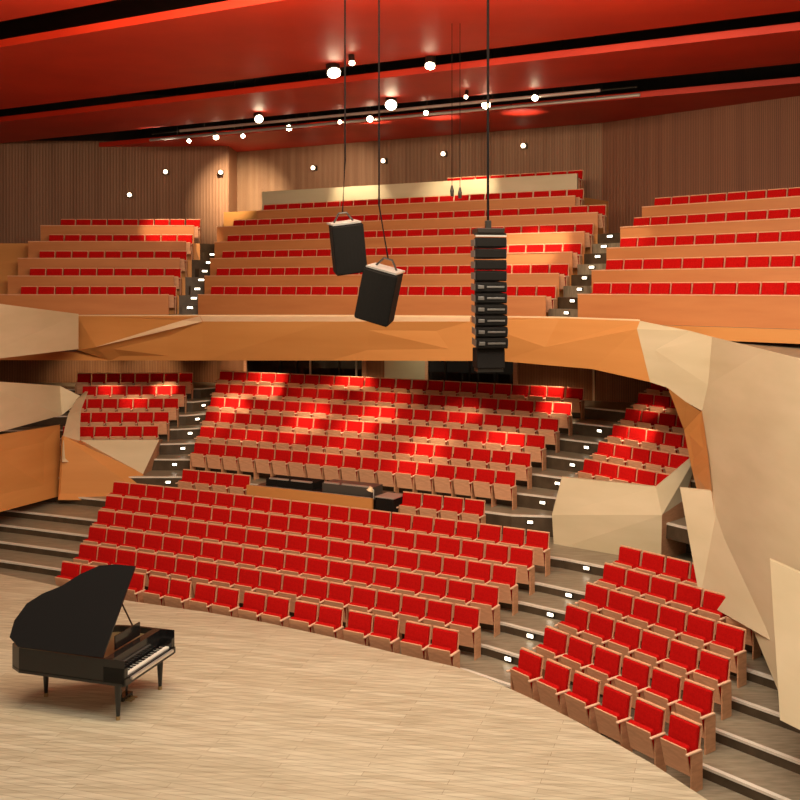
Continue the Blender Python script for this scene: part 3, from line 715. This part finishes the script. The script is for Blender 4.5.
for i, (k, u) in enumerate(zip(range(7, 13), (168.6, 175, 183, 190, 197, 203))):
    p, h = riser_pt(edges[k], u, 0); step_light(p.x, p.y - .02, zrow(k) - .15, h, f'glowing step light, {ORD[i+1]} up the aisle beside the left island')
# balcony aisles: a half step before every riser, a light on each
def half_steps(a_i, b_i, side, m, us):
    n_l = 0
    for k in range(1, 5):
        A_, B_ = be[k][a_i], be[k][b_i]; d = (B_ - A_).normalized(); n = Vector((-d.y, d.x, 0))
        q = [A_ + d * .12, B_ - d * .12, B_ - d * .12 - n * .36, A_ + d * .12 - n * .36]
        q = [p - n * .005 for p in q]; zt = bzf[k] - .31
        bm = hexa(B(), [p + Vector((0, 0, bzf[k - 1] + .001)) for p in q], [p + Vector((0, 0, zt)) for p in q])
        o = obj('aisle_step', bm, m); tag(o, f'half step, {ORD[k]} up the {side} balcony aisle', 'step', 'half steps in the balcony aisles')
        for (u, z, e) in ((us[2 * k - 2], zt - .09, [q[3], q[2]]), (us[2 * k - 1], bzf[k] - .09, [A_, B_])):
            p, h = riser_pt(e, u, 0)
            if p is None: p, h = (e[0] + e[1]) / 2, math.atan2(d.y, d.x)
            n_l += 1; step_light(p.x - n.x * .014, p.y - n.y * .014, z, h, f'glowing step light, {ORD[n_l]} up the {side} balcony aisle', .09)
half_steps(1, 2, 'left', M['riser'], (190, 194, 197, 201, 204, 208, 211, 216))
half_steps(4, 5, 'right', M['tread'], (568, 574, 581, 586, 593, 599, 605, 611))

# ------------------------------------------------------------------ soffit downlights and their pools of light
pools = [(232, 388, 33.0, 1), (232, 405, 32.5, 1), (270, 385, 33.5, 1), (312, 402, 31.0, 1), (300, 416, 30.2, 1), (355, 418, 29.8, 1), (380, 402, 30.0, 1), (432, 428, 28.0, 1), (420, 443, 27.0, 1), (505, 433, 27.4, 1), (560, 402, 28.8, 1), (110, 388, 34.0, 0), (135, 400, 33.3, 0), (165, 385, 34.0, 1), (640, 430, 26.0, 1), (655, 405, 27.0, 0), (612, 455, 25.6, 0), (340, 440, 28.6, 0), (215, 425, 31.6, 0), (470, 395, 29.0, 0), (250, 430, 30.5, 0), (620, 475, 24.6, 0)]
for i, (u, v, Y, st) in enumerate(pools):
    t = P(u, v, Y); s = Vector((t.x + .15, t.y - .9, 5.0))
    spot('downlight', s + Vector((0, 0, -.06)), t, 420 if st else 200, 40, (1.0, .74, .48), .9, .05)
spot('downlight', (-8.9, 35.6, 4.9), (-9.3, 37.2, 3.9), 120, 80, (1.0, .74, .42), .8)
spot('downlight', (-11.2, 35.4, 4.9), (-11.6, 37.2, 3.9), 120, 80, (1.0, .74, .42), .8)
spot('downlight', (-6.2, 35.9, 4.9), (-6.3, 37.2, 3.9), 60, 80, (1.0, .7, .4), .8)
for (x, y, p_) in ((-4.6, 34.6, 150), (-1.6, 33.1, 170), (-.6, 31.0, 110), (4.6, 30.2, 120), (-3.0, 32.0, 90), (-5.6, 33.4, 90)): spot('downlight', (x, y - .4, 4.9), (x, y + .5, 3.4), p_, 100, (1.0, .72, .44), 1)  # wide weak fill spots, added to brighten the back rows
# wall washers on the back wall and rear rows
spot('wall_washer', (-1.5, 36.6, 12.8), (-3.0, 40.9, 10.9), 500, 75, (1.0, .76, .5), 1)
spot('wall_washer', (-6.2, 37.6, 12.8), (-6.7, 42.3, 10.5), 2600, 58, (1.0, .8, .5), 1)
spot('wall_washer', (-2.5, 36, 12.9), (-1.5, 37.3, 10.4), 800, 60, (1.0, .78, .5), .8)
spot('wall_washer', (2.0, 33, 12.9), (2.2, 35.2, 10.6), 900, 60, (1.0, .78, .5), .8)
spot('row_washer', (4.2, 26, 12.9), (3.9, 29.5, 8.5), 3200, 26, (1.0, .85, .6), .6)
spot('row_washer', (5.5, 26, 12.9), (6.0, 27.5, 8.9), 700, 26, (1.0, .85, .6), .6)
spot('row_washer', (-8.6, 33, 12.9), (-8.2, 36.3, 9.6), 1600, 34, (1.0, .7, .45), .6)
spot('panel_washer', (.3, 32.6, 4.9), (.45, 34.2, 4.2), 22, 90, (1.0, .85, .55), .7)
# scalloped pools on the rear ceiling panel
for i, u in enumerate((165, 218, 310, 372, 440, 520)):
    p = P(u, 150, 38.0 if u < 250 else 36.2 - (u - 300) * .011); spot('ceiling_uplight', (p.x, p.y - .5, 11.9), (p.x, p.y - .7, 13.4), 110, 75, (1.0, .8, .6), .8)

# ------------------------------------------------------------------ grand piano on the stage, lid raised
pn = empty('grand_piano', (-4.04, 16.2, .5), math.atan2(.95, .3), 'black grand piano with raised lid at the left of the stage', 'piano')
out = [(-.75, .0), (.75, .0), (.75, .75), (.70, 1.05), (.52, 1.35), (.30, 1.6), (.14, 1.9), (-.05, 2.12), (-.35, 2.22), (-.62, 2.18), (-.75, 1.95)]
def prism(bm, pts, z0, z1, T=None):
    f = (lambda x, y, z: T @ Vector((x, y, z))) if T else (lambda x, y, z: Vector((x, y, z)))
    return hexa(bm, [f(x, y, z0) for x, y in pts], [f(x, y, z1) for x, y in pts])
bm = B(); n = len(out)
inner = [(x * .93, .38 + (y - .38) * .95) if y > .1 else (x * .93, .38) for x, y in out]
for i in range(1, n):           # rim walls
    a, b = out[i], out[(i + 1) % n]; c_, d2_ = inner[i], inner[(i + 1) % n]
    if i == n - 1: b = (-.75, .0); d2_ = (-.70, .38)
    hexa(bm, [Vector((*a, .62)), Vector((*b, .62)), Vector((*d2_, .62)), Vector((*c_, .62))], [Vector((*a, .98)), Vector((*b, .98)), Vector((*d2_, .98)), Vector((*c_, .98))])
prism(bm, out, .58, .64); box(bm, -.75, .75, -.02, .04, .60, .70); box(bm, -.75, -.66, 0, .38, .62, .86); box(bm, .66, .75, 0, .38, .62, .86); box(bm, -.70, .70, .24, .38, .70, .98)
obj('case', bm, M['gloss'], pn)
obj('iron_plate', prism(B(), [(x * .92, .40 + (y - .4) * .94) if y > .1 else (x * .92, .40) for x, y in out], .84, .88), M['gold'], pn)
T = Matrix.Translation((-.75, 0, .99)) @ Matrix.Rotation(R(-52), 4, 'Y') @ Matrix.Translation((.75, 0, 0))
obj('lid', prism(B(), [(x, max(y, .38)) for x, y in out], 0, .025, T), M['gloss'], pn)
obj('lid_prop', tube(B(), [(.69, .75, .95), (T @ Vector((.45, .72, 0)))], .014, 8), M['metal'], pn)
kb = obj('keyboard', box(B(), -.655, .655, .05, .20, .70, .725), M['ivory'], pn)
bm = B()
for i in range(52):
    if i % 7 in (0, 1, 3, 4, 5): x = -.655 + 1.31 * (i + 1) / 52; box(bm, x - .006, x + .006, .11, .2, .725, .737)
obj('black_keys', bm, M['gloss'], kb)
bm = box(B(), -.62, .62, -.06, -.02, .66, .70); obj('key_slip', bm, M['steel'], pn)
obj('music_desk', box(B(), -.36, .36, .42, .44, .98, 1.20, Matrix.Rotation(R(0), 4, 'X')), M['gloss'], pn)
for (x, y) in ((-.62, .2), (.62, .2), (-.2, 1.85)):
    bm = tube(B(), [(x, y, .58), (x, y, .3), (x, y, .06)], [.06, .045, .03], 10); lg_ = obj('leg', bm, M['gloss'], pn)
    obj('caster', tube(B(), [(x, y, .06), (x, y, 0)], .035, 10), M['gold'], lg_)
bm = B(); tube(bm, [(-.12, .5, .58), (-.08, .5, .12)], .02); tube(bm, [(.12, .5, .58), (.08, .5, .12)], .02); box(bm, -.14, .14, .42, .56, .06, .13); obj('pedal_lyre', bm, M['gloss'], pn)
obj('pedal', box(box(box(B(), -.09, -.06, .3, .42, .06, .08), -.015, .015, .3, .42, .06, .08), .06, .09, .3, .42, .06, .08), M['gold'], pn)
